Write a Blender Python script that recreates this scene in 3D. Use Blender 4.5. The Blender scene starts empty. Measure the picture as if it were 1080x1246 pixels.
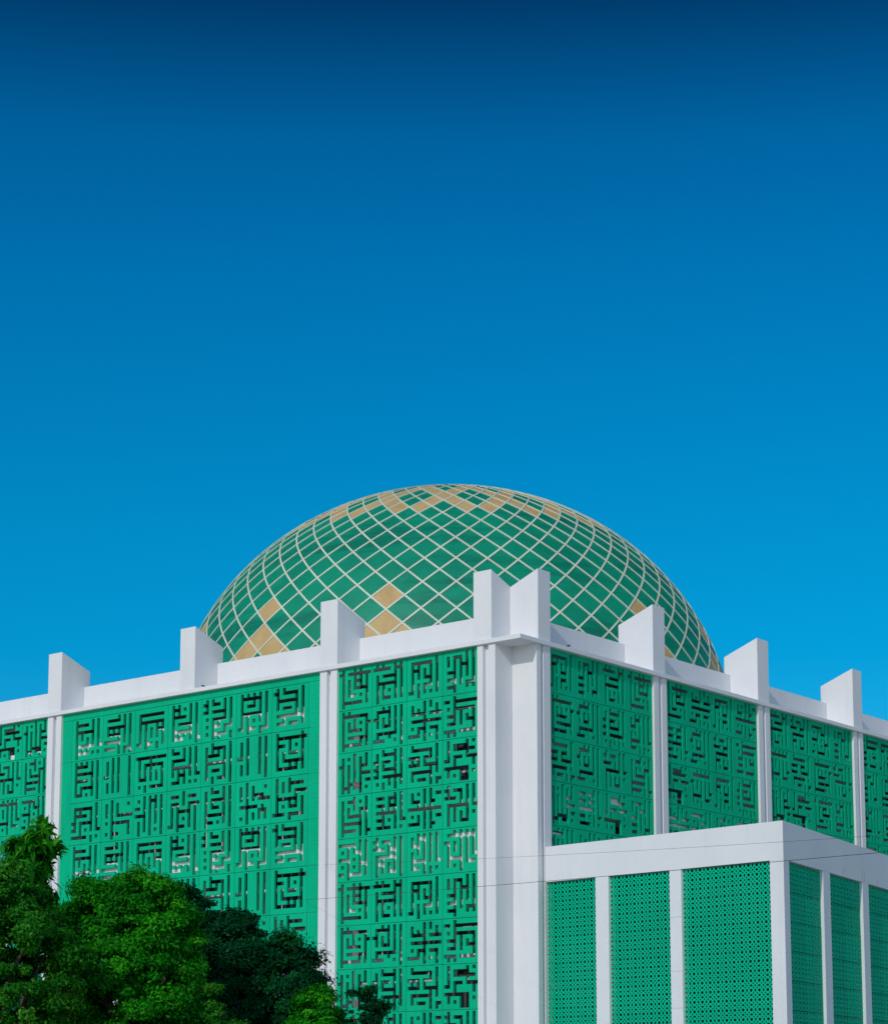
import bpy, math, random
import numpy as np
from mathutils import Vector, Matrix
R = math.radians
sc = bpy.context.scene
col = sc.collection
rng = np.random.default_rng(7)
random.seed(7)

# ------------------------------------------------------------------ camera
cd = bpy.data.cameras.new('camera'); cam = bpy.data.objects.new('camera', cd); col.objects.link(cam)
sc.camera = cam
cd.sensor_fit = 'AUTO'; cd.sensor_width = 36; cd.lens = 2656.0/1246*36
cd.shift_y = 329.5/1246; cd.clip_start = .5; cd.clip_end = 6000
cam.location = (0, 0, 1.6); cam.rotation_euler = (R(90+8.51), 0, 0)

# ------------------------------------------------------------------ daylight
SUN_AZ, SUN_EL = 205.0, 30.0          # compass bearing of the sun (0 = +y, clockwise) and height
w = bpy.data.worlds.new('World'); sc.world = w; w.use_nodes = True
nt = w.node_tree; N = nt.nodes; L = nt.links
bg = N['Background']; bg.inputs[1].default_value = .15
sky = N.new('ShaderNodeTexSky'); sky.sky_type = 'NISHITA'; sky.sun_disc = False
sky.sun_elevation = R(SUN_EL); sky.sun_rotation = R(SUN_AZ)
sky.altitude = 0; sky.air_density = 1; sky.dust_density = .3; sky.ozone_density = 2
# polarised, deep blue air: the sky is filtered by height above the horizon, all the way round
tc = N.new('ShaderNodeTexCoord'); sp = N.new('ShaderNodeSeparateXYZ'); L.new(tc.outputs['Generated'], sp.inputs[0])
rp = N.new('ShaderNodeValToRGB'); L.new(sp.outputs['Z'], rp.inputs[0])
SKY = [(0.0, (.45, .74, .95)), (.09, (.10, .74, 1.02)), (.2044, (.004, .75, 1.06)), (.26, (.002, .76, 1.07)), (.325, (.001, .72, 1.07)),
       (.37, (.001, .67, 1.05)), (.42, (.001, .56, .93)), (.452, (.001, .36, .64)), (.475, (.001, .21, .41)), (.62, (.001, .17, .36))]
cr = rp.color_ramp
while len(cr.elements) < len(SKY): cr.elements.new(.5)
for e, (p, c) in zip(cr.elements, SKY): e.position = p
for e, (p, c) in zip(cr.elements, SKY): e.color = (c[0]*.765, c[1]*.765, c[2]*.765, 1)
mx = N.new('ShaderNodeMix'); mx.data_type = 'RGBA'; mx.blend_type = 'MULTIPLY'; mx.inputs[0].default_value = 1
# the filtering fades out towards the sun's side, unseen, added to brighten shaded walls
dt = N.new('ShaderNodeVectorMath'); dt.operation = 'DOT_PRODUCT'; L.new(tc.outputs['Generated'], dt.inputs[0])
dt.inputs[1].default_value = (math.sin(R(190)), math.cos(R(190)), 0)
fr = N.new('ShaderNodeMapRange'); fr.interpolation_type = 'SMOOTHERSTEP'; L.new(dt.outputs['Value'], fr.inputs['Value'])
fr.inputs['From Min'].default_value = -.64; fr.inputs['From Max'].default_value = .12
fx = N.new('ShaderNodeMix'); fx.data_type = 'RGBA'; L.new(fr.outputs[0], fx.inputs[0]); L.new(rp.outputs[0], fx.inputs[6]); fx.inputs[7].default_value = (.95, 1, 1, 1)
L.new(sky.outputs[0], mx.inputs[6]); L.new(fx.outputs[2], mx.inputs[7]); L.new(mx.outputs[2], bg.inputs[0])
sd = bpy.data.lights.new('sun', 'SUN'); sd.energy = 2.0; sd.angle = R(.6); sd.color = (1, .93, .84)
sun = bpy.data.objects.new('sun', sd); col.objects.link(sun)
d = Vector((math.sin(R(SUN_AZ))*math.cos(R(SUN_EL)), math.cos(R(SUN_AZ))*math.cos(R(SUN_EL)), math.sin(R(SUN_EL))))
sun.rotation_euler = d.to_track_quat('Z', 'Y').to_euler()
sc.view_settings.view_transform = 'Standard'; sc.view_settings.look = 'None'
sc.view_settings.gamma = 1; sc.view_settings.use_curve_mapping = False; sc.view_settings.exposure = -0.30
sc.cycles.max_bounces = 8

# ------------------------------------------------------------------ materials
def mat(name, color, rough=.7, spec=.5, noise=None, metallic=0, coat=0, extra=None, bump=None):
    m = bpy.data.materials.new(name); m.use_nodes = True; t = m.node_tree; n = t.nodes; l = t.links
    b = n['Principled BSDF']; b.inputs['Roughness'].default_value = rough; b.inputs['Metallic'].default_value = metallic
    b.inputs['Specular IOR Level'].default_value = spec; b.inputs['Coat Weight'].default_value = coat
    b.inputs['Base Color'].default_value = (*color, 1)
    if noise:   # list of (scale vector, detail, lo, hi, colour2, amount)
        cur = None
        geo = n.new('ShaderNodeNewGeometry')
        for (scl, det, lo, hi, c2, amt) in noise:
            mp = n.new('ShaderNodeMapping'); mp.inputs['Scale'].default_value = scl; l.new(geo.outputs['Position'], mp.inputs[0])
            nz = n.new('ShaderNodeTexNoise'); nz.inputs['Detail'].default_value = det; nz.inputs['Scale'].default_value = 1; nz.inputs['Roughness'].default_value = .62
            l.new(mp.outputs[0], nz.inputs['Vector'])
            mr = n.new('ShaderNodeMapRange'); mr.inputs['From Min'].default_value = lo; mr.inputs['From Max'].default_value = hi
            mr.inputs['To Max'].default_value = amt; l.new(nz.outputs['Fac'], mr.inputs['Value'])
            x = n.new('ShaderNodeMix'); x.data_type = 'RGBA'; l.new(mr.outputs[0], x.inputs[0])
            if cur is None: x.inputs[6].default_value = (*color, 1)
            else: l.new(cur, x.inputs[6])
            x.inputs[7].default_value = (*c2, 1); cur = x.outputs[2]
        if extra == 'random':
            oi = n.new('ShaderNodeObjectInfo'); mr = n.new('ShaderNodeMapRange'); l.new(oi.outputs['Random'], mr.inputs['Value'])
            mr.inputs['To Min'].default_value = .96; mr.inputs['To Max'].default_value = 1.04
            v = n.new('ShaderNodeVectorMath'); v.operation = 'SCALE'; l.new(cur, v.inputs[0]); l.new(mr.outputs[0], v.inputs['Scale']); cur = v.outputs[0]
        l.new(cur, b.inputs['Base Color'])
    if bump:
        geo = n.new('ShaderNodeNewGeometry')
        nz = n.new('ShaderNodeTexNoise'); nz.inputs['Scale'].default_value = bump[0]; nz.inputs['Detail'].default_value = 6
        l.new(geo.outputs['Position'], nz.inputs['Vector'])
        bp = n.new('ShaderNodeBump'); bp.inputs['Strength'].default_value = bump[1]; bp.inputs['Distance'].default_value = bump[2]
        l.new(nz.outputs['Fac'], bp.inputs['Height']); l.new(bp.outputs[0], b.inputs['Normal'])
    return m
WHITE = mat('white_render', (.785, .795, .82), .75, .3, [((.35, .35, .25), 6, .42, .75, (.66, .69, .73), .55), ((1.6, 1.6, .10), 5, .56, .78, (.60, .61, .62), .35),
            ((6, 6, 6), 4, .5, .8, (.68, .70, .73), .3)], bump=(9, .12, .03))
WHITE2 = mat('white_annex_render', (.765, .79, .815), .75, .3, [((.3, .3, .2), 6, .42, .75, (.62, .67, .71), .5), ((2.2, 2.2, .12), 5, .58, .8, (.52, .50, .48), .35),
            ((6, 6, 6), 4, .5, .8, (.66, .69, .72), .3)], bump=(9, .12, .03))
GREEN = mat('green_screen_paint', (.0006, .50, .26), .65, .08, [((.5, .5, .4), 5, .40, .72, (.0006, .41, .21), .8), ((3, 3, .3), 5, .55, .8, (.002, .31, .17), .5)], extra='random')
GREEN2 = mat('green_perforated_paint', (.0006, .50, .28), .6, .08, [((.8, .8, .5), 5, .4, .7, (.0006, .45, .25), .7)], extra='random')
TILE = mat('dome_green_tile', (.001, .285, .165), .46, .3, [((.35, .35, .5), 6, .42, .68, (.001, .20, .12), .7), ((.12, .12, 1.3), 6, .52, .64, (.001, .13, .085), .6), ((1.2, 1.2, .8), 6, .60, .76, (.01, .38, .24), .5)], extra='random', bump=(2.2, .10, .12))
GOLD = mat('dome_gold_tile', (.60, .42, .19), .55, .3, [((1.1, 1.1, .5), 6, .42, .7, (.48, .31, .12), .7), ((3, 3, 1.2), 5, .6, .75, (.66, .55, .33), .5)], extra='random')
RIB = mat('dome_rib_paint', (.66, .71, .60), .55, .4, [((.8, .8, .8), 4, .4, .7, (.50, .52, .40), .6)])
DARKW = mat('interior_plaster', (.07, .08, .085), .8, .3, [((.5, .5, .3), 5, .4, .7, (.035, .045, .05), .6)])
LEDGE = mat('ledge_paint', (.80, .82, .84), .8, .3, [((.8, .8, .8), 5, .4, .7, (.70, .73, .75), .6)])
GLASS = mat('dark_window_glass', (.012, .022, .026), .08, .6)
FRAME = mat('window_frame_paint', (.60, .64, .66), .5)
DARK = mat('dark_metal', (.03, .028, .03), .6)
ROOF = mat('roof_membrane', (.42, .42, .41), .85, noise=[((.4, .4, .4), 5, .4, .7, (.32, .32, .31), .7)])
GROUND = mat('pale_paving', (.47, .45, .41), .9, noise=[((.15, .15, .15), 6, .4, .7, (.38, .36, .32), .8)])
CABLE = mat('cable_rubber', (.035, .03, .035), .7)
BARK = mat('bark', (.10, .075, .05), .9, noise=[((4, 4, 1), 5, .4, .7, (.05, .04, .028), .8)], bump=(14, .6, .05))

# ------------------------------------------------------------------ helpers
def me(name, verts, faces, m, smooth=False):
    x = bpy.data.meshes.new(name); x.from_pydata([tuple(v) for v in verts], [], faces); x.update()
    if m is not None: x.materials.append(m)
    if smooth: x.polygons.foreach_set('use_smooth', [True]*len(x.polygons))
    return x
def link(name, mesh, parent=None, label=None, cat=None, group=None, kind=None, loc=None, mw=None):
    o = bpy.data.objects.new(name, mesh); col.objects.link(o)
    if parent is not None: o.parent = parent
    if loc is not None: o.location = loc
    if mw is not None: o.matrix_local = mw
    for k, v in (('label', label), ('category', cat), ('group', group), ('kind', kind)):
        if v: o[k] = v
    return o
BF = [(0, 3, 2, 1), (4, 5, 6, 7), (0, 1, 5, 4), (1, 2, 6, 5), (2, 3, 7, 6), (3, 0, 4, 7)]
class MB:
    """collects prisms in a plan frame: o + a*A + b*B, height z"""
    def __init__(s, o=(0, 0), A=(1, 0), B=(0, 1)):
        s.v = []; s.f = []; s.o = np.array(o, float); s.A = np.array(A, float); s.B = np.array(B, float)
    def p(s, a, b, z):
        q = s.o+a*s.A+b*s.B; return (q[0], q[1], z)
    def box(s, a0, a1, b0, b1, z0, z1):
        n = len(s.v)
        for z in (z0, z1):
            for a, b in ((a0, b0), (a1, b0), (a1, b1), (a0, b1)): s.v.append(s.p(a, b, z))
        s.f += [tuple(n+i for i in f) for f in BF]; return s
    def fin(s, a0, a1, b0, b1, z0, zf, zb):          # top slopes from b0 (zf) to b1 (zb)
        n = len(s.v)
        for z in (z0, None):
            for a, b in ((a0, b0), (a1, b0), (a1, b1), (a0, b1)):
                s.v.append(s.p(a, b, z if z is not None else (zf if b == b0 else zb)))
        s.f += [tuple(n+i for i in f) for f in BF]; return s
    def fin_a(s, a0, a1, b0, b1, z0, z_a0, z_a1):    # top slopes along a
        n = len(s.v)
        for z in (z0, None):
            for a, b in ((a0, b0), (a1, b0), (a1, b1), (a0, b1)):
                s.v.append(s.p(a, b, z if z is not None else (z_a0 if a == a0 else z_a1)))
        s.f += [tuple(n+i for i in f) for f in BF]; return s
    def prism(s, pts, z0, z1):
        n = len(s.v); k = len(pts)
        for z in (z0, z1):
            for a, b in pts: s.v.append(s.p(a, b, z))
        s.f.append(tuple(range(n+k-1, n-1, -1))); s.f.append(tuple(range(n+k, n+2*k)))
        for i in range(k): s.f.append((n+i, n+(i+1) % k, n+k+(i+1) % k, n+k+i))
        return s
    def build(s, name, m, parent=None, bevel=0, **kw):
        x = me(name, s.v, s.f, m)
        import bmesh
        bm = bmesh.new(); bm.from_mesh(x); bmesh.ops.recalc_face_normals(bm, faces=bm.faces)
        if bevel: bmesh.ops.bevel(bm, geom=bm.edges[:], offset=bevel, segments=1, affect='EDGES')
        bm.to_mesh(x); bm.free()
        return link(name, x, parent, **kw)

# ------------------------------------------------------------------ ground
g = MB(); g.v = [(-700, -400, 0), (700, -400, 0), (700, 1500, 0), (-700, 1500, 0)]; g.f = [(0, 1, 2, 3)]
g.build('ground', GROUND, kind='structure')

# ------------------------------------------------------------------ the mosque
C = np.array([3.183, 90.0])                       # the near corner in plan
dL = np.array([-.77927, .62668]); dR = np.array([.62668, .77927])
S = 40.3                                          # side of the square plan
mosque = bpy.data.objects.new('mosque', None); col.objects.link(mosque)
mosque['label'] = 'large white mosque with a green tiled dome and green calligraphy screens'; mosque['category'] = 'mosque'
ZC0, ZC1, ZP = 21.205, 21.40, 22.87
# frame "left": a along the left wall (u), b inward (v); frame "right": a along the right wall (v), b inward (u)
def FL(): return MB(C, dL, dR)
def FR(): return MB(C, dR, dL)
# cornice slab, roof, parapets
FL().box(-.12, S+.12, -.12, S+.12, ZC0, ZC1).build('cornice', WHITE, mosque, bevel=.012)
FL().box(1.9, S-1.9, 1.9, S-1.9, ZC1+.004, ZC1+.25).build('roof', ROOF, mosque)
FL().box(1.55, S-1.55, 1.55, 1.8, ZC1, ZP).build('parapet', WHITE, mosque)
FR().box(1.8, S-1.55, 1.55, 1.8, ZC1, ZP).build('parapet', WHITE, mosque)
FL().box(1.8, S-1.55, S-1.8, S-1.55, ZC1, ZP).build('parapet', WHITE, mosque)
FR().box(1.8, S-1.8, S-1.8, S-1.55, ZC1, ZP).build('parapet', WHITE, mosque)
LF = [(1.50, 2.47), (10.25, 11.28), (19.32, 20.32), (28.80, 29.80), (37.85, 38.82)]
RF = [(1.31, 2.21), (10.17, 11.17), (19.45, 20.52), (29.15, 30.13), (38.0, 38.98)]
ZF, ZB = 24.45, 23.72
def zat(b): return ZF+(ZB-ZF)*b/1.9
for i, (a0, a1) in enumerate(LF): FL().fin(a0, a1, 0, 1.9, ZC1, ZF, ZB).build('fin', WHITE, mosque, bevel=.012)
for i, (a0, a1) in enumerate(RF):
    if i == 0: FR().fin(a0, a1, 0, 1.5, ZC1, ZF+.06, zat(1.5)+.02).build('fin', WHITE, mosque, bevel=.012)
    else: FR().fin(a0, a1, 0, 1.9, ZC1, ZF+.1, ZB+.1).build('fin', WHITE, mosque, bevel=.012)
# pilasters: two front strips with a shadow groove between, running back as a cross wall
def pilaster(F, a0, a1, flip=False, back=1.6, z0=0.0):
    m = F(); wd = a1-a0
    m.box(a0, a0+.37*wd, 0, .2, z0, ZC0); m.box(a1-.40*wd, a1, 0, .2, z0, ZC0)
    m.box(a0+.02, a1-.02, .2, back, z0, ZC0)
    m.build('pilaster', WHITE, mosque)
LP = [(10.25, 11.28), (28.72, 29.75), (37.9, 38.9)]
RP = [(10.22, 11.27), (19.47, 20.55), (29.12, 30.15), (38.0, 39.0)]
for a in LP: pilaster(FL, *a)
for a in RP: pilaster(FR, *a)
# corner pier with its square notch
FL().box(1.30, 1.66, 0, .2, 0, ZC0).box(1.96, 2.27, 0, .2, 0, ZC0).box(1.30, 2.25, .2, 1.2, 0, ZC0).build('pilaster', WHITE, mosque)
FR().box(1.20, 1.50, 0, .2, 0, ZC0).box(1.68, 2.18, 0, .2, 0, ZC0).box(1.20, 2.16, .2, 1.30, 0, ZC0).build('pilaster', WHITE, mosque)
FL().box(1.303, 2.25, 1.203, 2.6, 0, ZC0-.003).build('corner_pier', WHITE, mosque)
# inner building behind the screens
OFF = 1.62
def inner(F, bays, first):
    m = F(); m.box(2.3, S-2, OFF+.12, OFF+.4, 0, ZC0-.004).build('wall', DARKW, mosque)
    for (a0, a1) in bays:
        if a1-a0 > 12: LG = [(18.95, .85, 1.0), (17.85, .12, .5), (12.65, .85, 1.0), (11.5, .12, .5), (6.7, .62, 1.0)]
        elif F is FL and a0 < 5: LG = [(19.75, .26, .9), (17.75, .14, .6), (14.55, .16, .9), (11.75, 1.6, .8), (10.2, .22, .9), (8.0, .14, .6), (4.9, .16, .9)]
        else: LG = [(19.2, .4, .9), (17.2, .14, .6), (14.3, 1.2, .8), (13.0, .3, .9), (9.6, .42, .9), (6.5, .5, .9)]
        for zb, h, dp in LG:
            F().box(a0+.02, a1-.02, .33 if dp >= .8 else .8, OFF+.117, zb, zb+h).build('floor_ledge', LEDGE, mosque)
    for (a0, a1) in bays:
        n = max(2, round((a1-a0)/2.6)); wv = (a1-a0)/n
        for (z0, z1) in ((16.9, 19.0), (13.6, 16.2), (10.3, 12.7), (7.1, 9.4)):
            for k in range(n):
                x0 = a0+k*wv+.16; x1 = a0+(k+1)*wv-.16
                f = F(); f.box(x0, x1, OFF+.02, OFF+.118, z0, z0+.09).box(x0, x1, OFF+.02, OFF+.118, z1-.09, z1)
                f.box(x0, x0+.08, OFF+.02, OFF+.118, z0+.09, z1-.09).box(x1-.08, x1, OFF+.02, OFF+.118, z0+.09, z1-.09)
                xm = (x0+x1)/2; f.box(xm-.035, xm+.035, OFF+.03, OFF+.118, z0+.09, z1-.09)
                wo = f.build('window', FRAME, mosque)
                F().box(x0+.08, x1-.08, OFF+.08, OFF+.116, z0+.09, z1-.09).build('pane', GLASS, wo)
LB = [(2.27, 10.25), (11.28, 28.72), (29.75, 37.9)]
RB = [(2.18, 10.22), (11.27, 19.47), (20.55, 29.12), (30.15, 38.0)]
inner(FL, LB, True); inner(FR, RB, False)
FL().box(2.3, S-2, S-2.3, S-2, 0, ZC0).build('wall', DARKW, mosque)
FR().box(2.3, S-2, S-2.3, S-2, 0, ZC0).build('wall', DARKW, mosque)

# square-script tiles, '#' = cut through
NAR = [
 ".#...#.#... ##.######## .#...#.#.#. .#.#.###.#. .#.#.#.#.#. .#.#.#####. .#.#.....#. .#.###.#.#. .#.......#. .#######.#. .#.........",
 ".#.#...#.#. ######.###. .......#.#. .#.#####.#. .#.....#.#. .#######.#. .#.#...#.#. .#.#.#.#.#. .#.#...#.#. .#.###.#.#. .#.........",
 ".........#. .#######.#. .#.#...#.#. .###.#.#.#. .#.#.#.#.#. .#.#.###.#. .#.....#.#. .#.#.###.#. .#.#.#...#. ##.#.#.#.#. ...#.......",
 ".......#.#. .#.###.#.#. .#.#.#.#.#. .#.#.###.#. ...#.#.#.#. .###.#.#.#. ...#.#.#.#. .###.#...#. ...#.#.###. .###...#.#. ...#.......",
 ".#.#....... .#########. .#...#...#. .#.#.#.#.## .#.#.#...#. .#.#####.#. .#.......#. .#.#######. .#.....#.#. .#######.#. .#.........",
 "...#.#.#.#. .#####.#.#. .#...#.#.#. ##.#.#.#.#. .#.#.#.#.#. .#.###.#.#. .......#.#. .#######.#. .#...#...#. ####...#.#. .........#.",
 ".....#.#... .#...#.#.#. .#.#.#...#. .#####.#### .....#..... .########## .....#..... .#.###.###. ...#.#...#. ####.#.#.#. .....#...#.",
 "...#....... ##.######## ...#....... .#.#######. ...#.#...#. .###.#.#.#. ...#.#.###. .###.#...#. .........#. ####.#####. .#.#.......",
 ".....#...#. .#.#.#.#.#. .#...#.#.#. ##.#.#.###. .#.#.#.#... .#.#.#.#### .#.#.#.#... .#.#.#.#.## .#.#####... .###.###.#. .#.#...#...",
 "...#...#.#. .#.#####.#. .#.....#.#. ##.###.#.#. .#.#...#.#. ##.#####.#. .#.....#.#. ##.#######. .....#.#.#. .#.#.#.#.#. ...#...#...",
 ".#.......#. .#######.#. .......#.#. ####.###.#. .#.#.#...#. ####.#####. .......#.#. .#######.#. .#.....#... .#.###.#.## .......#.#.",
 ".#.....#.#. .#.#####... .#.#######. .#.....#... .#.###.#### ##.#.....#. ...#.....#. ########... .#...###.#. .#.#.###... .....###...",
 ".....#...#. .#.###.#.#. .#...#...#. .#.#.#.###. .#.#...#.#. .#.#####.#. .#.....#.#. .#######.#. .#.....#.#. .#####.#.## .#.....#.#.",
 ".......#.#. .###.###.#. .....#.#.#. .###.###.#. ...#.#.#.#. .#######.#. ...#...#.#. .###.#.#.## ...#...#... .#####.#.#. ...........",
 ".....#.#... .#.#.#.#.## .#...#.#... .###.#.##.. ...#.#.#... ########### .....#.#... .#.#.#.#.## ...#.#.#... ####.#.##.. .....#.#...",
 ".#.....#.#. ##.###.#.#. .#...#.#.#. ####.#.#.#. .....#.#.#. .#######.## .#.#...#... .#.#.#.#.#. .#.#.#.#... .#.#.###... .#.........",
 ".......#.#. ######.#.#. ...#.#.#.#. .#.#.###.#. ...#...#.#. ####.#.#.#. ...#...###. .#.#.#.#.#. ...#...#.#. ##.#####.#. ...#.......",
 ".#.....#.#. ##.###.#.#. .#...#.#.#. ####.###.#. .....#.#.#. .#######.#. .#.#...#.#. .###.#.#.#. .#.#.#.#.#. .#.#.###.#. .#.......#.",
 "...#.#.#.#. .#.###.#.#. .#.#.#.#.#. .###.#.#.#. ...#.#.#.#. .#.#.#.#.#. .#...#.#.#. .#####.#.## .#...#..... .###.#.#.#. .....#.#...",
 "...#.#.#.#. .#########. .....#.#.#. ##.#.#.#.#. .#.#.#.#.#. .#.#.#.#.#. .#...#.#.## .#####.#... .#...#.###. .#.#.#..... .....#.....",
]
BIG = [
 ".#.....#.#. .#####.#.#. .#.....#.#. .#######.#. .#.#...#.#. .#.#.#.#.#. .#...#.#.#. .#######.## .#.#.#..... .#####.#.#. .#.........",
 ".....#.#.#. .#####.#.#. .......#.#. .#######.#. .#.#.#.#.#. .#####.#.#. .....#.#.#. ######.#.#. .....#...#. ####.#.###. .....#.#.#.",
 "........... .#########. .#......... .#########. .#.#...#.#. .#.#.#.###. .#.#.#.#.#. .#.#.#.#.#. .#.#.....#. ##.###.#.#. ...#...#...",
 ".#.#...#.#. .###.#.#.#. .#.#...#.#. .#####.#.#. .#.....#.#. .#.#####.#. .#.....#.#. .#######.#. .#.#.#.#.#. .####..#.## .........#.",
 ".#.#...#.#. ##.###.#.#. .#.....#.#. ##.#####.#. .......#.#. .#.#####.#. ...#.#...#. .#.###.###. ...#...#... .#.#####.#. ...#.#...#.",
 ".#.#.#.#.#. .#######.#. .#...#.#.#. .#.###.#.#. .#.....#.#. .#######.#. .#.#...#.#. .#.#.#.#.#. .#.#.....#. ##.###.###. ...#...#...",
 ".#.#.....#. ##.#####.#. .#.....#.#. .#######.#. .#.....#.#. .#.###.#.#. .......#.#. .#########. ...#.....#. .###.###.#. ...........",
 ".#.#.#.#.#. .#####.#.#. .#.....#.#. .#######.#. .#.....#.#. .#####.#.#. .#.....#.#. .#.#####.#. .#.#...#.#. .###.#.#.#. .........#.",
 "...#.#...#. .#.#.#...#. .#.#.#...#. .#.#.#...#. .#.#.#...#. ##.#.#...#. ...#.#...#. .#.#.#...#. .#.#.#...#. .#.#.#...#. .........#.",
 "........... ########### .#...#..... .#.#######. .#.#.#...#. .#.#.#.#.#. .#.#.#.#.#. .###.#.#.#. .........#. .#.#.#####. ...#.......",
 ".#...#.#.#. .###.#.#.#. .....#.#.#. .#####.#.#. .#.....#.#. .#######.#. .#.#.#.#.#. .#.###.#.## ...#.#..... .###.#.#.#. ...........",
 "...#.....#. .#.#####.#. .#.#.#.#.#. .#####.#.#. .#.....#.#. .#######.#. .#.....#.#. .#.###.#.#. .#.....#.#. .#.#.###.#. ...#.....#.",
 "...#...#.#. .#.#...#.#. .#.#...#.#. .#.#...#.#. .#.#...#.#. ##.#...#.#. ...#...#.#. .#.#...#.#. .#.#...#.#. .#.#...#.#. .........#.",
 ".#.......#. .########## .#...#...#. .###.#.#.#. .#...#...#. .#.#.###.#. .#.#.....#. .#.#######. .#...#.#.#. .#######.#. ...........",
 ".........#. .#######.#. .#.#...#.#. .#####.#.#. .#.....#.#. ##.#####.#. .#.#...#.#. ##.#.#.#.## ...#....... ######.#.#. .......#...",
 "...#....... .#.#.#...#. .#.#.#..... .#.#.#..... .#.#.###### ...#....... .#.#######. ...#.....#. ...#.....#. .#.###...#. ...#.......",
 "...#.#.#.#. .#.#.###.#. ...#.#.#.#. ##.#.#.#.#. ...#.#.#.#. ####.#.#.#. ...#.#.#.#. .#.#.#.#.#. .#.#.#...#. .#.#.#.#.#. .#...#...#.",
 ".....#..... .###.#.###. .....#..... .###.#.#### .#.#...#.#. .#.#####.#. .#.#...#.#. .#.#.#.#.#. .#.#...#.#. ##.###.#.#. ...#.....#.",
 "...#...#.#. .#.###.#.#. .#.....#.#. .#.#####.#. .#.#...#.#. .#.###.#.#. .#.....#.#. .#######.#. .#.....#.#. .###.#.#.#. .#.......#.",
 "...#....... .#.#.#...#. .#.#.#..... .#.#.####.. .#.#.#.#### ...#....... .######.#.. ...#...###. ...#.#.#.#. .#.#.#.#.#. ...#.......",
 ".#...#..... .#.#.##### .#.#.#..... .#.#.#.#### .#.....#... .#######.#. .#...#.#.#. .#.#.###.#. .#.......#. ####.#####. .....#.....",
]
CW = [1.0, 1.02, 1.04, 1.02, 1.04, 1.02, 1.04, 1.02, 1.04, 1.02, 1.05]
RH = [.95, 1.0, 1.0, 1.0, 1.0, 1.0, 1.0, 1.0, 1.0, 1.0, 1.05]
def tile_mesh(spec, wd, ht, th, gap=.011):
    rows = [(r+'...........')[:11] for r in spec.split()]
    mg = .40
    xs = np.cumsum([0, mg*.9]+CW+[mg*.9]); xs = xs/xs[-1]*(wd-2*gap)+gap
    ys = np.cumsum([0, .38]+RH+[.38]); ys = ys/ys[-1]*(ht-2*gap)+gap
    n = 13; solid = np.ones((n, n), bool)            # [row][col] with margins
    for r in range(11):
        for c in range(11): solid[r+1, c+1] = rows[r][c] != '#'
    V = []; F = []; ix = {}
    def v(i, j, k):
        key = (i, j, k)
        if key not in ix: ix[key] = len(V); V.append((xs[i], k*th, -ys[j]))
        return ix[key]
    for r in range(n):
        c = 0
        while c < n:
            if not solid[r, c]: c += 1; continue
            e = c
            while e < n and solid[r, e]: e += 1
            F.append((v(c, r, 0), v(c, r+1, 0), v(e, r+1, 0), v(e, r, 0)))
            F.append((v(c, r, 1), v(e, r, 1), v(e, r+1, 1), v(c, r+1, 1)))
            F.append((v(c, r, 0), v(c, r, 1), v(c, r+1, 1), v(c, r+1, 0)))
            F.append((v(e, r, 0), v(e, r+1, 0), v(e, r+1, 1), v(e, r, 1)))
            c = e
        for c in range(n):
            if not solid[r, c]: continue
            if r == 0 or not solid[r-1, c]: F.append((v(c, r, 0), v(c+1, r, 0), v(c+1, r, 1), v(c, r, 1)))
            if r == n-1 or not solid[r+1, c]: F.append((v(c, r+1, 0), v(c, r+1, 1), v(c+1, r+1, 1), v(c+1, r+1, 0)))
    return me('script_tile', V, F, GREEN)
def face_matrix(o, xdir, inward, x, y, z):
    """local x runs left-to-right as seen from outside, local y goes inward"""
    p = o+x*0
    m = Matrix.Identity(4)
    m[0][0], m[1][0] = xdir; m[0][1], m[1][1] = inward
    m.translation = (p[0], p[1], z)
    return m
SO = .12
def screen(F_o, adir, inward, a_left, sgn, specs, ncol, nrow, wd, ht, ztop, th=.12, lab=None):
    """a_left: wall coordinate of the edge at left seen from outside; sgn: direction of a going right"""
    s = bpy.data.objects.new('calligraphy_screen', None); col.objects.link(s); s.parent = mosque
    for r in range(nrow):
        for c in range(ncol):
            spec = specs(r, c)
            key = (spec, round(wd, 3), round(ht, 3))
            if key not in TM: TM[key] = tile_mesh(spec, wd, ht, th)
            a = a_left+sgn*c*wd
            p = F_o+a*adir+SO*inward
            # keep the tiles a touch uneven
            link('script_tile', TM[key], s, mw=face_matrix(p+inward*random.uniform(-.004, .004), sgn*adir, inward, 0, 0, ztop-r*ht))
    return s
TM = {}
# narrow bay on the left wall
wN = (10.27-2.25)/4
screen(C, dL, dR, 10.27, -1, lambda r, c: NAR[(r % 5)*4+c], 4, 10, wN, 1.93, 21.19)
# wide bay: plain margins with an engraved key border, seven columns
sB = screen(C, dL, dR, 28.02, -1, lambda r, c: BIG[(r % 3)*7+c], 7, 6, 2.28, 2.105, 20.85)
F_ = FL(); F_.box(11.29, 28.71, SO, SO+.085, 20.86, 21.195); F_.build('top_panel', GREEN, sB)
for (a0, a1) in ((28.03, 28.715), (11.285, 12.05)):
    for k in range(6): FL().box(a0, a1, SO+.001, SO+.085, 20.85-2.105*(k+1)+.006, 20.85-2.105*k-.006).build('border_panel', GREEN, sB)
    m = FL(); z = 20.7; aw = a1-a0; q = aw/9
    while z > 8.6:       # key pattern: raised fillets
        def seg(x0, x1, y0, y1): m.box(a0+x0*q, a0+x1*q, SO-.010, SO+.0005, z-y1*q, z-y0*q)
        seg(2, 2.35, 0, 7.6); seg(2.35, 7, 0, .35); seg(6.65, 7, .35, 5.6); seg(3.6, 6.65, 5.25, 5.6); seg(3.6, 3.95, 2.2, 5.25); seg(3.95, 5.3, 2.2, 2.55)
        z -= 7.6*q
    m.build('key_border', GREEN, sB)
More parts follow.
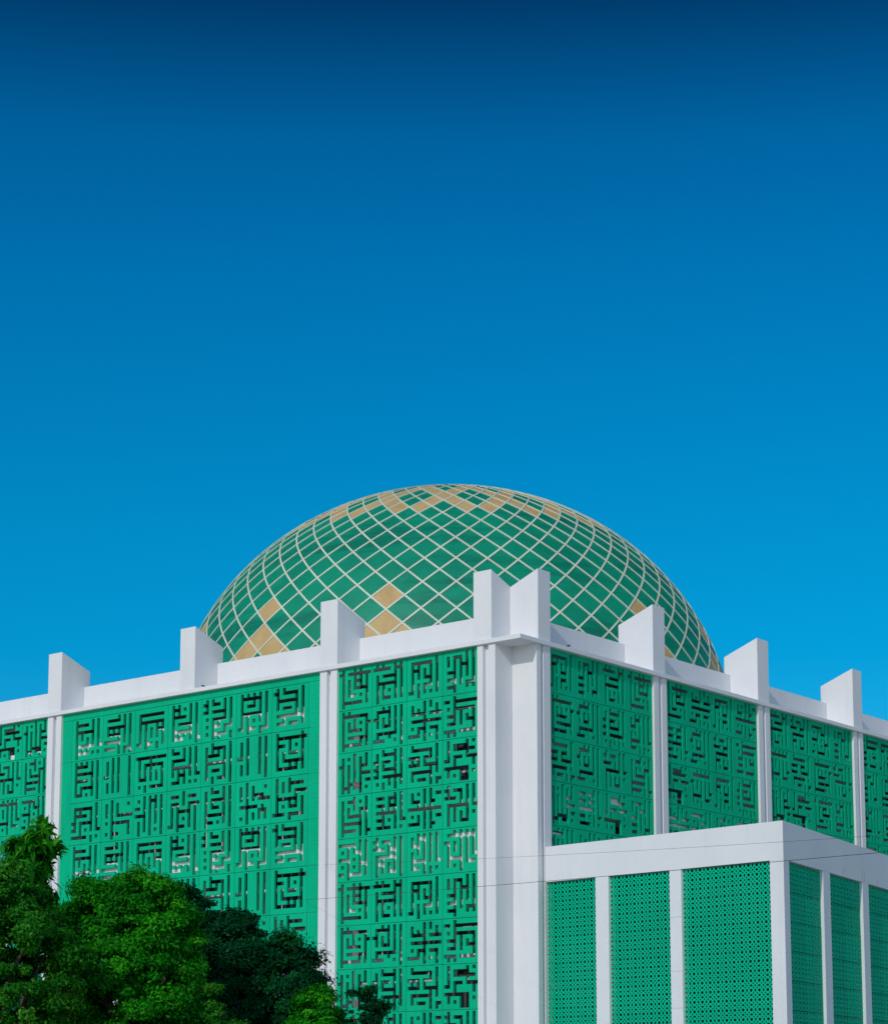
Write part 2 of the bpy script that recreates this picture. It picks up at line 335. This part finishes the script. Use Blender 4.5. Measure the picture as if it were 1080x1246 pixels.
FL().box(11.3, 28.7, .45, OFF+.1, 0, 8.15).build('base_wall', WHITE, mosque)
# bay at the far left
screen(C, dL, dR, 37.9, -1, lambda r, c: NAR[((r+2) % 5)*4+(c+1) % 4], 4, 7, (37.9-29.75)/4, 1.93, 21.19)
# right wall, four bays
PR = [(2, 3, 1, 0, 4, 5, 9, 18, 10, 5, 15, 12, 8, 13, 11, 3), (0, 6, 2, 14, 13, 5, 17, 7, 11, 19, 2, 9, 6, 16, 12, 1), (1, 17, 16, 3, 19, 10, 4, 15, 8, 11, 0, 18, 5, 7, 13, 2), (7, 2, 14, 6, 3, 12, 9, 1, 18, 4, 17, 0, 10, 8, 16, 5)]
for i, (a0, a1) in enumerate(RB):
    screen(C, dR, dL, a0+.005, 1, lambda r, c, i=i: NAR[(PR[i][(r % 4)*4+c]+(r//4)*3) % 20], 4, 6, (a1-a0-.01)/4, 1.915, 21.21)

# ------------------------------------------------------------------ dome
DC = np.array([.42, 118.1, 20.93]); DA, DB_ = 15.417, 14.499
ND = 53; DL_ = 360/ND; PH0, DPH, LA0 = 19.13, 3.13, .75
def dpt(lam, ph, out=0.0):
    l = R(lam); p = R(ph)
    q = np.array([DA*math.sin(l)*math.cos(p), -DA*math.cos(l)*math.cos(p), DB_*math.sin(p)])
    if out:
        nn = q/np.array([DA*DA, DA*DA, DB_*DB_]); q = q+out*nn/np.linalg.norm(nn)
    return q
dome = bpy.data.objects.new('dome', None); col.objects.link(dome); dome.parent = mosque; dome.location = DC
KMIN, KMAX = -6, 20
def is_gold(k, j):
    j = (j+26) % 53-26
    if k >= 10:
        if k >= 18: return True
        green = {10: lambda x: (x+.5) % 3 == 0, 11: lambda x: (x-1) % 3 == 0, 12: lambda x: (x-.5) % 3 in (0, 1), 13: lambda x: (x-1) % 3 == 0,
                 14: lambda x: (x+.5) % 3 == 0, 15: lambda x: (x+1) % 3 in (0, 1), 16: lambda x: (x+.5) % 3 == 0}.get(k)
        return not (green and green(j))
    if k == 1 or k == -1: return (j+2) % 4 == 0
    if k == -2: return (j+2) % 4 in (.5, 3.5)
    if k == -3: return (j+2) % 4 in (1, 3)
    return False
tm = {}
def dtile(k, gold):
    if (k, gold) in tm: return tm[(k, gold)]
    ph = PH0+DPH*k; h = DL_/2; V = []; F = []; n = 4
    e = .015
    for out in (0.0, -.05):
        for i in range(n+1):
            for j in range(n+1):
                s = (i/n-.5)*2*(1-e); t = (j/n-.5)*2*(1-e)
                V.append(dpt((s-t)/2*h, ph+(s+t)/2*DPH, out))
        if out == 0:
            for i in range(n):
                for j in range(n):
                    a = i*(n+1)+j; F.append((a, a+n+1, a+n+2, a+1))
    m0 = (n+1)**2
    rim = [(i, 0) for i in range(n)]+[(n, j) for j in range(n)]+[(i, n) for i in range(n, 0, -1)]+[(0, j) for j in range(n, 0, -1)]
    id_ = [i*(n+1)+j for i, j in rim]
    q0 = len(V); V += [V[i] for i in id_]+[V[i+m0] for i in id_]; kq = len(id_)
    for i in range(kq): F.append((q0+i, q0+kq+i, q0+kq+(i+1) % kq, q0+(i+1) % kq))
    x = me('dome_tile', V, F, GOLD if gold else TILE)
    x.polygons.foreach_set('use_smooth', [f < n*n for f in range(len(x.polygons))]); tm[(k, gold)] = x
    return x
cand = []
for k in range(KMIN, KMAX+1):
    for jj in range(ND):
        j = jj+(.5 if k % 2 == 0 else 0); lam = LA0+j*DL_; lw = (lam+180) % 360-180
        q = dpt(lam, PH0+DPH*k); nn = q/np.array([DA*DA, DA*DA, DB_*DB_]); nn /= np.linalg.norm(nn)
        vw = np.array([0, 0, 1.6])-(DC+q); vw /= np.linalg.norm(vw)
        area = math.cos(R(PH0+DPH*k))*max(0, float(nn@vw))*(1 if q[2]+DC[2] > 23.3 else 0)
        cand.append((-area, k, j if j <= ND/2 else j-ND, lam))
cand.sort(key=lambda t: t[0])
rest = {False: ([], []), True: ([], [])}
for n_, (a, k, j, lam) in enumerate(cand):
    gold = is_gold(k, j); x = dtile(k, gold)
    if n_ < 300:
        link('dome_tile', x, dome, mw=Matrix.Rotation(R(lam), 4, 'Z'))
    else:
        V, F = rest[gold]; M = np.array(Matrix.Rotation(R(lam), 3, 'Z')); co = np.array([v.co[:] for v in x.vertices])@M.T
        o_ = len(V); V += [tuple(c) for c in co]; F += [tuple(i+o_ for i in p.vertices) for p in x.polygons]
for gold in (False, True):
    link('far_dome_tile', me('far_dome_tile', *rest[gold], GOLD if gold else TILE), dome, kind='stuff')
def rib_mesh(sg):
    V = []; F = []; n = 84; k0, k1 = KMIN-1, KMAX
    for i in range(n+1):
        kk = k0+(k1-k0)*i/n; ph = PH0+DPH*kk; lam = sg*kk*DL_/2
        c0 = dpt(lam, ph); c1 = dpt(lam+sg*.01*DL_/2, ph+.01*DPH); t = c1-c0; t /= np.linalg.norm(t)
        nn = c0/np.array([DA*DA, DA*DA, DB_*DB_]); nn /= np.linalg.norm(nn); s = np.cross(nn, t)
        wdt = .047*min(1, .45+math.cos(R(ph))*.8)
        for (b, o_) in ((-1, -.02), (-1, .035), (1, .035), (1, -.02)): V.append(c0+s*b*wdt+nn*o_)
        if i:
            a = (i-1)*4
            for e in range(3): F.append((a+e, a+e+1, a+e+5, a+e+4) if sg > 0 else (a+e, a+e+1, a+e+5, a+e+4))
    x = me('rib', V, F, RIB)
    return x
for sg in (1, -1):
    x = rib_mesh(sg)
    for j in range(ND): link('rib', x, dome, mw=Matrix.Rotation(R(LA0+j*DL_), 4, 'Z'))
V = [tuple(dpt(l, 80.5, .03)) for l in range(0, 360, 12)]+[tuple(dpt(l, 85, .05)) for l in range(0, 360, 12)]+[tuple(dpt(0, 90, .06))]
F = [(i, (i+1) % 30, 30+(i+1) % 30, 30+i) for i in range(30)]+[(30+i, 30+(i+1) % 30, 60) for i in range(30)]
link('dome_cap', me('dome_cap', V, F, GOLD, True), dome)
# drum under the dome
V = []; F = []
for z in (21.3-DC[2], 21.9-DC[2]):
    for i in range(96): V.append((15.75*math.cos(i*math.tau/96), 15.75*math.sin(i*math.tau/96), z))
F = [(i, (i+1) % 96, 96+(i+1) % 96, 96+i) for i in range(96)]
V += [(15.2*math.cos(i*math.tau/96), 15.2*math.sin(i*math.tau/96), 21.9-DC[2]) for i in range(96)]
F += [(96+i, 96+(i+1) % 96, 192+(i+1) % 96, 192+i) for i in range(96)]
link('drum', me('drum', V, F, WHITE), dome)
# two little dark spouts on the cornice
for (F, a) in ((FL, 18.6), (FR, 3.35)):
    F().box(a, a+.09, -.10, 0.02, ZC1+.005, ZC1+.06).box(a+.03, a+.15, -.13, -.08, ZC1+.06, ZC1+.09).build('drain_spout', DARK, mosque)

# ------------------------------------------------------------------ the annex with perforated panels
K = np.array([12.944, 82.839]); eL = np.array([-.71283, .70134]); eR = np.array([.47757, .87859])
annex = bpy.data.objects.new('annex_building', None); col.objects.link(annex); annex.location = (0, 0, 0)
annex['label'] = 'low white annex with tall perforated green panels in front of the right wall'; annex['category'] = 'building'
nL = np.array([-eL[1], eL[0]]); nL = nL if nL@eR > 0 else -nL           # inward normals
nR = np.array([-eR[1], eR[0]]); nR = nR if nR@eL > 0 else -nR
def AL(): return MB(K, eL, nL)
def AR(): return MB(K, eR, nR)
ZT, ZBD = 12.54, 11.05
# band walls, mitred at the sharp corner
def AX(): return MB(K, eL, eR)
mi = .5/math.sin(math.acos(float(eL@eR)))
AX().prism([(0, 0), (12.25, 0), (12.25, mi), (mi, mi)], ZBD, ZT).build('fascia', WHITE2, annex)
AX().prism([(0, 0), (mi, mi), (mi, 24), (0, 24)], ZBD, ZT).build('fascia', WHITE2, annex)
AX().prism([(mi, mi), (12.0, mi), (12.0, 23.9), (mi, 23.9)], ZT-.45, ZT-.2).build('roof', ROOF, annex)
LCOL = [(4.97, 5.56), (8.74, 9.44)]; RCOL = [(4.61, 5.47), (9.67, 10.5), (14.7, 15.5), (19.7, 20.5), (23.3, 24)]
AX().prism([(0, 0), (.645, 0), (.645, mi*.9), (mi*.9, mi*.9), (mi*.9, .62), (0, .62)], 0, ZBD-.002).build('corner_column', WHITE2, annex)
for a in LCOL: AL().box(a[0], a[1], 0, .45, 0, ZBD-.002).build('column', WHITE2, annex, bevel=.01)
for a in RCOL: AR().box(a[0], a[1], 0, .45, 0, ZBD-.002).build('column', WHITE2, annex, bevel=.01)
AL().box(12.2, 12.27, -.001, .45, 0, ZBD-.002).build('column', WHITE2, annex)
for zz in (9.55, 7.4, 5.95, 4.3, 2.4):                       # casting joints on the columns: thin recessed lines read as dark fillets
    AL().box(4.972, 5.558, -.0025, .01, zz-.4, zz-.388).build('joint', ROOF, annex)
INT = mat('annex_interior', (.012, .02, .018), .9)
MS = {}
def perforated(wd, rows, uh=.37):
    key = (round(wd, 3), rows)
    if key in MS: return MS[key]
    nc = max(2, round(wd/.41)); cw = wd/nc; V = []; F = []; th = .022
    fx_ = np.array([0, .36, .56, .80, 1.0]); fy_ = np.array([0, .36, .56, .80, 1.0])
    X = np.concatenate([(i+fx_[:4])*cw for i in range(nc)]+[[wd]]); Y = np.concatenate([(j+fy_[:4])*uh for j in range(rows)]+[[rows*uh]])
    sz = {(0, 0): .46, (2, 0): .46, (0, 2): .46, (2, 2): .42, (1, 1): .45, (1, 3): .45, (3, 1): .45, (3, 3): .45}
    g = {}
    def gv(i, j):
        if (i, j) not in g: g[(i, j)] = len(V); V.append((X[i], 0, -Y[j]))
        return g[(i, j)]
    for i in range(len(X)-1):
        for j in range(len(Y)-1):
            c = [gv(i, j), gv(i, j+1), gv(i+1, j+1), gv(i+1, j)]
            h = sz.get((i % 4, j % 4))
            if not h: F.append(tuple(c)); continue
            cx, cy = (X[i]+X[i+1])/2, -(Y[j]+Y[j+1])/2; hx = h*(X[i+1]-X[i]); hy = h*(Y[j+1]-Y[j]); q = .45; n = len(V)
            ring = [(-hx, hy*q), (-hx, -hy*q), (-hx*q, -hy), (hx*q, -hy), (hx, -hy*q), (hx, hy*q), (hx*q, hy), (-hx*q, hy)]
            V += [(cx+a, 0, cy+b) for a, b in ring]; V += [(cx+a, th, cy+b) for a, b in ring]
            F += [(c[0], c[1], n+1, n), (c[1], n+2, n+1), (c[1], c[2], n+3, n+2), (c[2], n+4, n+3), (c[2], c[3], n+5, n+4), (c[3], n+6, n+5), (c[3], c[0], n+7, n+6), (c[0], n, n+7)]
            F += [(n+k, n+(k+1) % 8, n+8+(k+1) % 8, n+8+k) for k in range(8)]
    n = len(V); e = [(0, 0), (wd, 0), (wd, rows*uh), (0, rows*uh)]
    V += [(x, 0, -y) for x, y in e]+[(x, th, -y) for x, y in e]
    F += [(n+k, n+(k+1) % 4, n+4+(k+1) % 4, n+4+k) for k in range(4)]
    MS[key] = me('perforated_panel', V, F, GREEN2); return MS[key]
def annex_bay(adir, inward, a_left, sgn, wd):
    s = bpy.data.objects.new('panel_screen', None); col.objects.link(s); s.parent = annex
    z = ZBD-.03; r = 0
    while z > 1.3:
        p = K+a_left*adir+(.13+random.uniform(-.006, .006))*inward
        mw = face_matrix(p, sgn*adir, inward, 0, 0, z); link('perforated_panel', perforated(wd, 3), s, mw=mw)
        z -= 3*.37+(.004 if sgn < 0 else .026); r += 1
for (a0, a1) in ((.645, 4.97), (5.56, 8.74), (9.44, 12.2)): annex_bay(eL, nL, a1, -1, a1-a0)
for (a0, a1) in ((.62, 4.61), (5.47, 9.67), (10.5, 14.7), (15.5, 19.7), (20.5, 23.3)): annex_bay(eR, nR, a0, 1, a1-a0)
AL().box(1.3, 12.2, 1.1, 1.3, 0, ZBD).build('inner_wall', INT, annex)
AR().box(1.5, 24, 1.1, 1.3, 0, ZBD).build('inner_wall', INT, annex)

RUST = mat('rust_stain', (.36, .20, .14), .85)
for (t, h, zt) in ((7.1, .34, 11.42), (7.28, .22, 11.4), (9.72, .55, 11.6), (9.98, .4, 11.5), (11.75, .28, 11.38), (4.9, .25, 6.1), (9.95, .3, 5.2)):
    y = -.0022
    AR().box(t, t+.022, y, .003, zt-h, zt).build('rust_streak', RUST, annex)
# ------------------------------------------------------------------ cables
def cable(p0, p1, sag, r, name, label):
    V = []; F = []; n = 60
    p0 = np.array(p0); p1 = np.array(p1)
    for i in range(n+1):
        t = i/n; c = p0+(p1-p0)*t; c[2] -= sag*4*t*(1-t)
        for a in range(6): V.append((c[0], c[1]+r*math.cos(a*math.tau/6), c[2]+r*math.sin(a*math.tau/6)))
        if i:
            for a in range(6): F.append(((i-1)*6+a, (i-1)*6+(a+1) % 6, i*6+(a+1) % 6, i*6+a))
    return link(name, me(name, V, F, CABLE, True), None, label, 'cable', 'power cables crossing the front')

# ------------------------------------------------------------------ trees
def leaf_mat(name, c1, c2, c3):
    m = bpy.data.materials.new(name); m.use_nodes = True; t = m.node_tree; n = t.nodes; l = t.links
    b = n['Principled BSDF']; b.inputs['Roughness'].default_value = .5; b.inputs['Specular IOR Level'].default_value = .08
    at = n.new('ShaderNodeAttribute'); at.attribute_name = 'tint'
    rp = n.new('ShaderNodeValToRGB'); l.new(at.outputs['Fac'], rp.inputs[0]); e = rp.color_ramp.elements
    e[0].color = (*c1, 1); e[1].color = (*c3, 1); x = e.new(.55); x.color = (*c2, 1)
    l.new(rp.outputs[0], b.inputs['Base Color'])
    tr = n.new('ShaderNodeBsdfTranslucent'); l.new(rp.outputs[0], tr.inputs['Color'])
    mixn = n.new('ShaderNodeMixShader'); mixn.inputs[0].default_value = .22
    l.new(b.outputs[0], mixn.inputs[1]); l.new(tr.outputs[0], mixn.inputs[2])
    l.new(mixn.outputs[0], n['Material Output'].inputs['Surface'])
    return m
LBR = leaf_mat('leaf_bright', (.004, .12, .004), (.013, .26, .006), (.065, .46, .010))
LYE = leaf_mat('leaf_yellowish', (.004, .090, .005), (.020, .20, .010), (.10, .38, .025))
LDK = leaf_mat('leaf_dark', (.0005, .036, .011), (.001, .078, .020), (.008, .17, .030))
LMG = leaf_mat('leaf_long', (.003, .095, .004), (.014, .22, .006), (.07, .38, .015))
def leaves(cen, rad, n_cl, cl_r, per, size, seed, aspect=1.7, bump=.18, zmin=.5):
    g = np.random.default_rng(seed); cen = np.array(cen); rad = np.array(rad)
    # clump centres over an uneven ellipsoid
    d = g.normal(size=(n_cl, 3)); d /= np.linalg.norm(d, axis=1)[:, None]
    ph = g.uniform(0, 6.28, 6)
    lump = 1+bump*(np.sin(3*d[:, 0]+ph[0])*np.sin(3.5*d[:, 2]+ph[1])+.6*np.sin(6*d[:, 1]+ph[2])*np.sin(5*d[:, 0]+ph[3]))
    rr = g.choice([1.0, .82, .6], n_cl, p=[.70, .22, .08])
    cc = cen+d*rad*lump[:, None]*(rr*g.uniform(.88, 1.0, n_cl))[:, None]
    cr_ = cl_r*np.clip(g.lognormal(-.05, .35, n_cl), .45, 1.8)
    P = []; T = []
    for c, r_, dd in zip(cc, cr_, d):
        k = int(per*(r_/cl_r)**2)
        q = g.normal(size=(k, 3)); q /= np.linalg.norm(q, axis=1)[:, None]
        q = q*np.clip(np.abs(g.normal(.62, .30, k)), .1, 1.5)[:, None]
        q[:, 2] *= g.uniform(.45, .9); q[:, 0] *= g.uniform(.8, 1.4)
        P.append(np.c_[c+q*r_, q+dd*.35]); T.append(np.clip(g.normal(.42+g.normal(0, .19), .17, k), 0, 1))
    P = np.concatenate(P); T = np.concatenate(T)
    ok = P[:, 2] > zmin; P = P[ok]; T = T[ok]; n = len(P)
    nrm = P[:, 3:]+g.normal(size=(n, 3))*.55+np.array([0, 0, .35]); nrm /= np.linalg.norm(nrm, axis=1)[:, None]
    a = np.cross(nrm, g.normal(size=(n, 3))); a /= np.linalg.norm(a, axis=1)[:, None]; b = np.cross(nrm, a)
    s = (size*g.uniform(.6, 1.3, n))[:, None]; c = P[:, :3]
    V = np.stack([c-a*s*aspect*.5, c-b*s*.42+nrm*s*.10, c+a*s*aspect*.5-nrm*s*.12, c+b*s*.42+nrm*s*.10], 1).reshape(-1, 3)
    return V, T
def leaf_mesh(name, V, T, m):
    n = len(T); x = bpy.data.meshes.new(name); x.vertices.add(4*n); x.vertices.foreach_set('co', V.astype(np.float32).ravel())
    x.loops.add(4*n); x.loops.foreach_set('vertex_index', np.arange(4*n, dtype=np.int32))
    x.polygons.add(n); x.polygons.foreach_set('loop_start', np.arange(0, 4*n, 4, dtype=np.int32))
    try: x.polygons.foreach_set('loop_total', np.full(n, 4, dtype=np.int32))
    except Exception: pass
    at = x.attributes.new('tint', 'FLOAT', 'FACE'); at.data.foreach_set('value', T.astype(np.float32))
    x.materials.append(m); x.update(); x.validate(); return x
def tube(pts, rs, sides=8):
    V = []; F = []
    for i, (p, r_) in enumerate(zip(pts, rs)):
        for a in range(sides): V.append((p[0]+r_*math.cos(a*math.tau/sides), p[1]+r_*math.sin(a*math.tau/sides), p[2]))
        if i:
            for a in range(sides): F.append(((i-1)*sides+a, (i-1)*sides+(a+1) % sides, i*sides+(a+1) % sides, i*sides+a))
    return V, F
def tree(name, label, cat, base, cen, rad, m, n_cl, cl_r, per, size, seed, group=None, **kw):
    t = bpy.data.objects.new(name, None); col.objects.link(t); t.location = base
    t['label'] = label; t['category'] = cat
    t['group'] = group or {'tree': 'trees standing below the left wall', 'bush': 'bushes below the left wall'}.get(cat, 'conifers')
    if cat == 'conifer': del t['group']
    b = np.array(base); g = random.Random(seed)
    V, T = leaves(np.array(cen)-b, rad, n_cl, cl_r, per, size, seed, **kw)
    link('crown', leaf_mesh('crown', V, T, m), t)
    c = np.array(cen)-b; h = c[2]; r0 = .06+.05*max(rad)
    tv, tf = tube([(0, 0, -.1), (.05, .03, h*.35), (c[0]*.6, c[1]*.6, h*.7), (c[0], c[1], h)], [r0*1.3, r0, r0*.8, r0*.5])
    link('trunk', me('trunk', tv, tf, BARK, True), t)
    for k in range(6):
        an = k*1.05+g.uniform(0, .6); s0 = h*(.5+.07*k)
        e = c+np.array([math.cos(an)*rad[0]*.75, math.sin(an)*rad[1]*.75, rad[2]*g.uniform(.0, .6)])
        st = np.array([c[0]*s0/h, c[1]*s0/h, s0]); pts = [st+(e-st)*q+np.array([0, 0, .15*math.sin(q*3.1)]) for q in (0, .33, .66, 1)]
        bv, bf = tube(pts, [r0*.55, r0*.42, r0*.28, r0*.12], 6); link('limb', me('limb', bv, bf, BARK, True), t)
    return t
tree('tree', 'tall round bright green tree in front of the wide calligraphy screen', 'tree', (-8.7, 60, 0), (-8.75, 60.0, 5.1), (2.1, 2.0, 3.0), LBR, 420, .30, 460, .072, 11, zmin=-5.0, bump=.10)
tree('tree', 'yellowish green bushy tree at the left edge', 'tree', (-11.4, 57, 0), (-11.7, 57.0, 4.8), (1.85, 1.8, 2.8), LYE, 360, .28, 440, .072, 12, zmin=-5.0)
tree('tree', 'slender tree with long drooping leaves rising in front of the leftmost pilaster', 'tree', (-11.9, 62, 0), (-11.82, 62.0, 8.05), (.56, .6, 1.55), LMG, 44, .30, 75, .15, 13, aspect=3.3, zmin=-5.0, bump=.3)
tree('tree', 'small dark green tree behind the round bright tree', 'tree', (-8.2, 68, 0), (-8.15, 68.0, 6.1), (1.5, 1.4, 2.25), LDK, 260, .28, 400, .075, 14, zmin=-5.0)
tree('tree', 'dark green round tree beneath the wide screen, right of the bright round tree', 'tree', (-6.3, 65, 0), (-6.35, 65.0, 4.55), (1.45, 1.6, 2.75), LDK, 330, .28, 430, .075, 15, zmin=-5.0, bump=.12)
tree('tree', 'lower dark green tree stepping down towards the pilaster foot', 'tree', (-4.6, 64.5, 0), (-4.65, 64.5, 4.1), (1.25, 1.4, 2.35), LDK, 280, .27, 420, .075, 22, zmin=-5.0, bump=.14)
tree('bush', 'dark bush with sunlit edge at the foot of the pilaster', 'bush', (-3.5, 62, 0), (-3.65, 62.0, 3.1), (.95, .9, 1.8), LBR, 150, .22, 300, .07, 16, zmin=-3.0)
tree('bush', 'small loose bush in front of the narrow calligraphy screen', 'bush', (-2.2, 61, 0), (-2.15, 61.0, 3.75), (.62, .6, 1.1), LDK, 60, .19, 150, .07, 17, zmin=-3.0, bump=.3)
tree('bush', 'bright green bush low in front of the dark tree', 'bush', (-5.5, 55, 0), (-5.6, 55.0, 2.75), (1.0, .8, 1.0), LYE, 100, .22, 330, .06, 18, zmin=-3.0)
tree('conifer', 'narrow upright yellowish conifer between the round tree and the dark tree', 'conifer', (-6.0, 58, 0), (-6.03, 58.0, 3.5), (.30, .3, 1.45), LYE, 80, .14, 200, .05, 19, zmin=-3.6, bump=.05)
tree('bush', 'dark shrub filling the shade under the left trees', 'bush', (-10.4, 63.5, 0), (-10.3, 63.5, 3.2), (2.9, .9, 2.6), LDK, 420, .30, 300, .08, 20, zmin=-3.0)
tree('bush', 'dark shrub filling the shade below the small dark tree', 'bush', (-6.9, 62.5, 0), (-6.9, 62.5, 2.6), (1.9, .8, 2.2), LDK, 260, .30, 300, .08, 21, zmin=-3.0)
PW = C+12.1*dL-.02*dR
cable((PW[0], PW[1], 10.89), (18, 38, 7.0), .08, .0085, 'power_cable', 'lower dark cable running from the wide screen past the mosque corner and annex')
PW = C+10.9*dL-.02*dR
cable((PW[0], PW[1], 12.40), (20, 42, 7.72), .20, .0045, 'power_cable', 'upper thin cable crossing in front of the annex fascia')
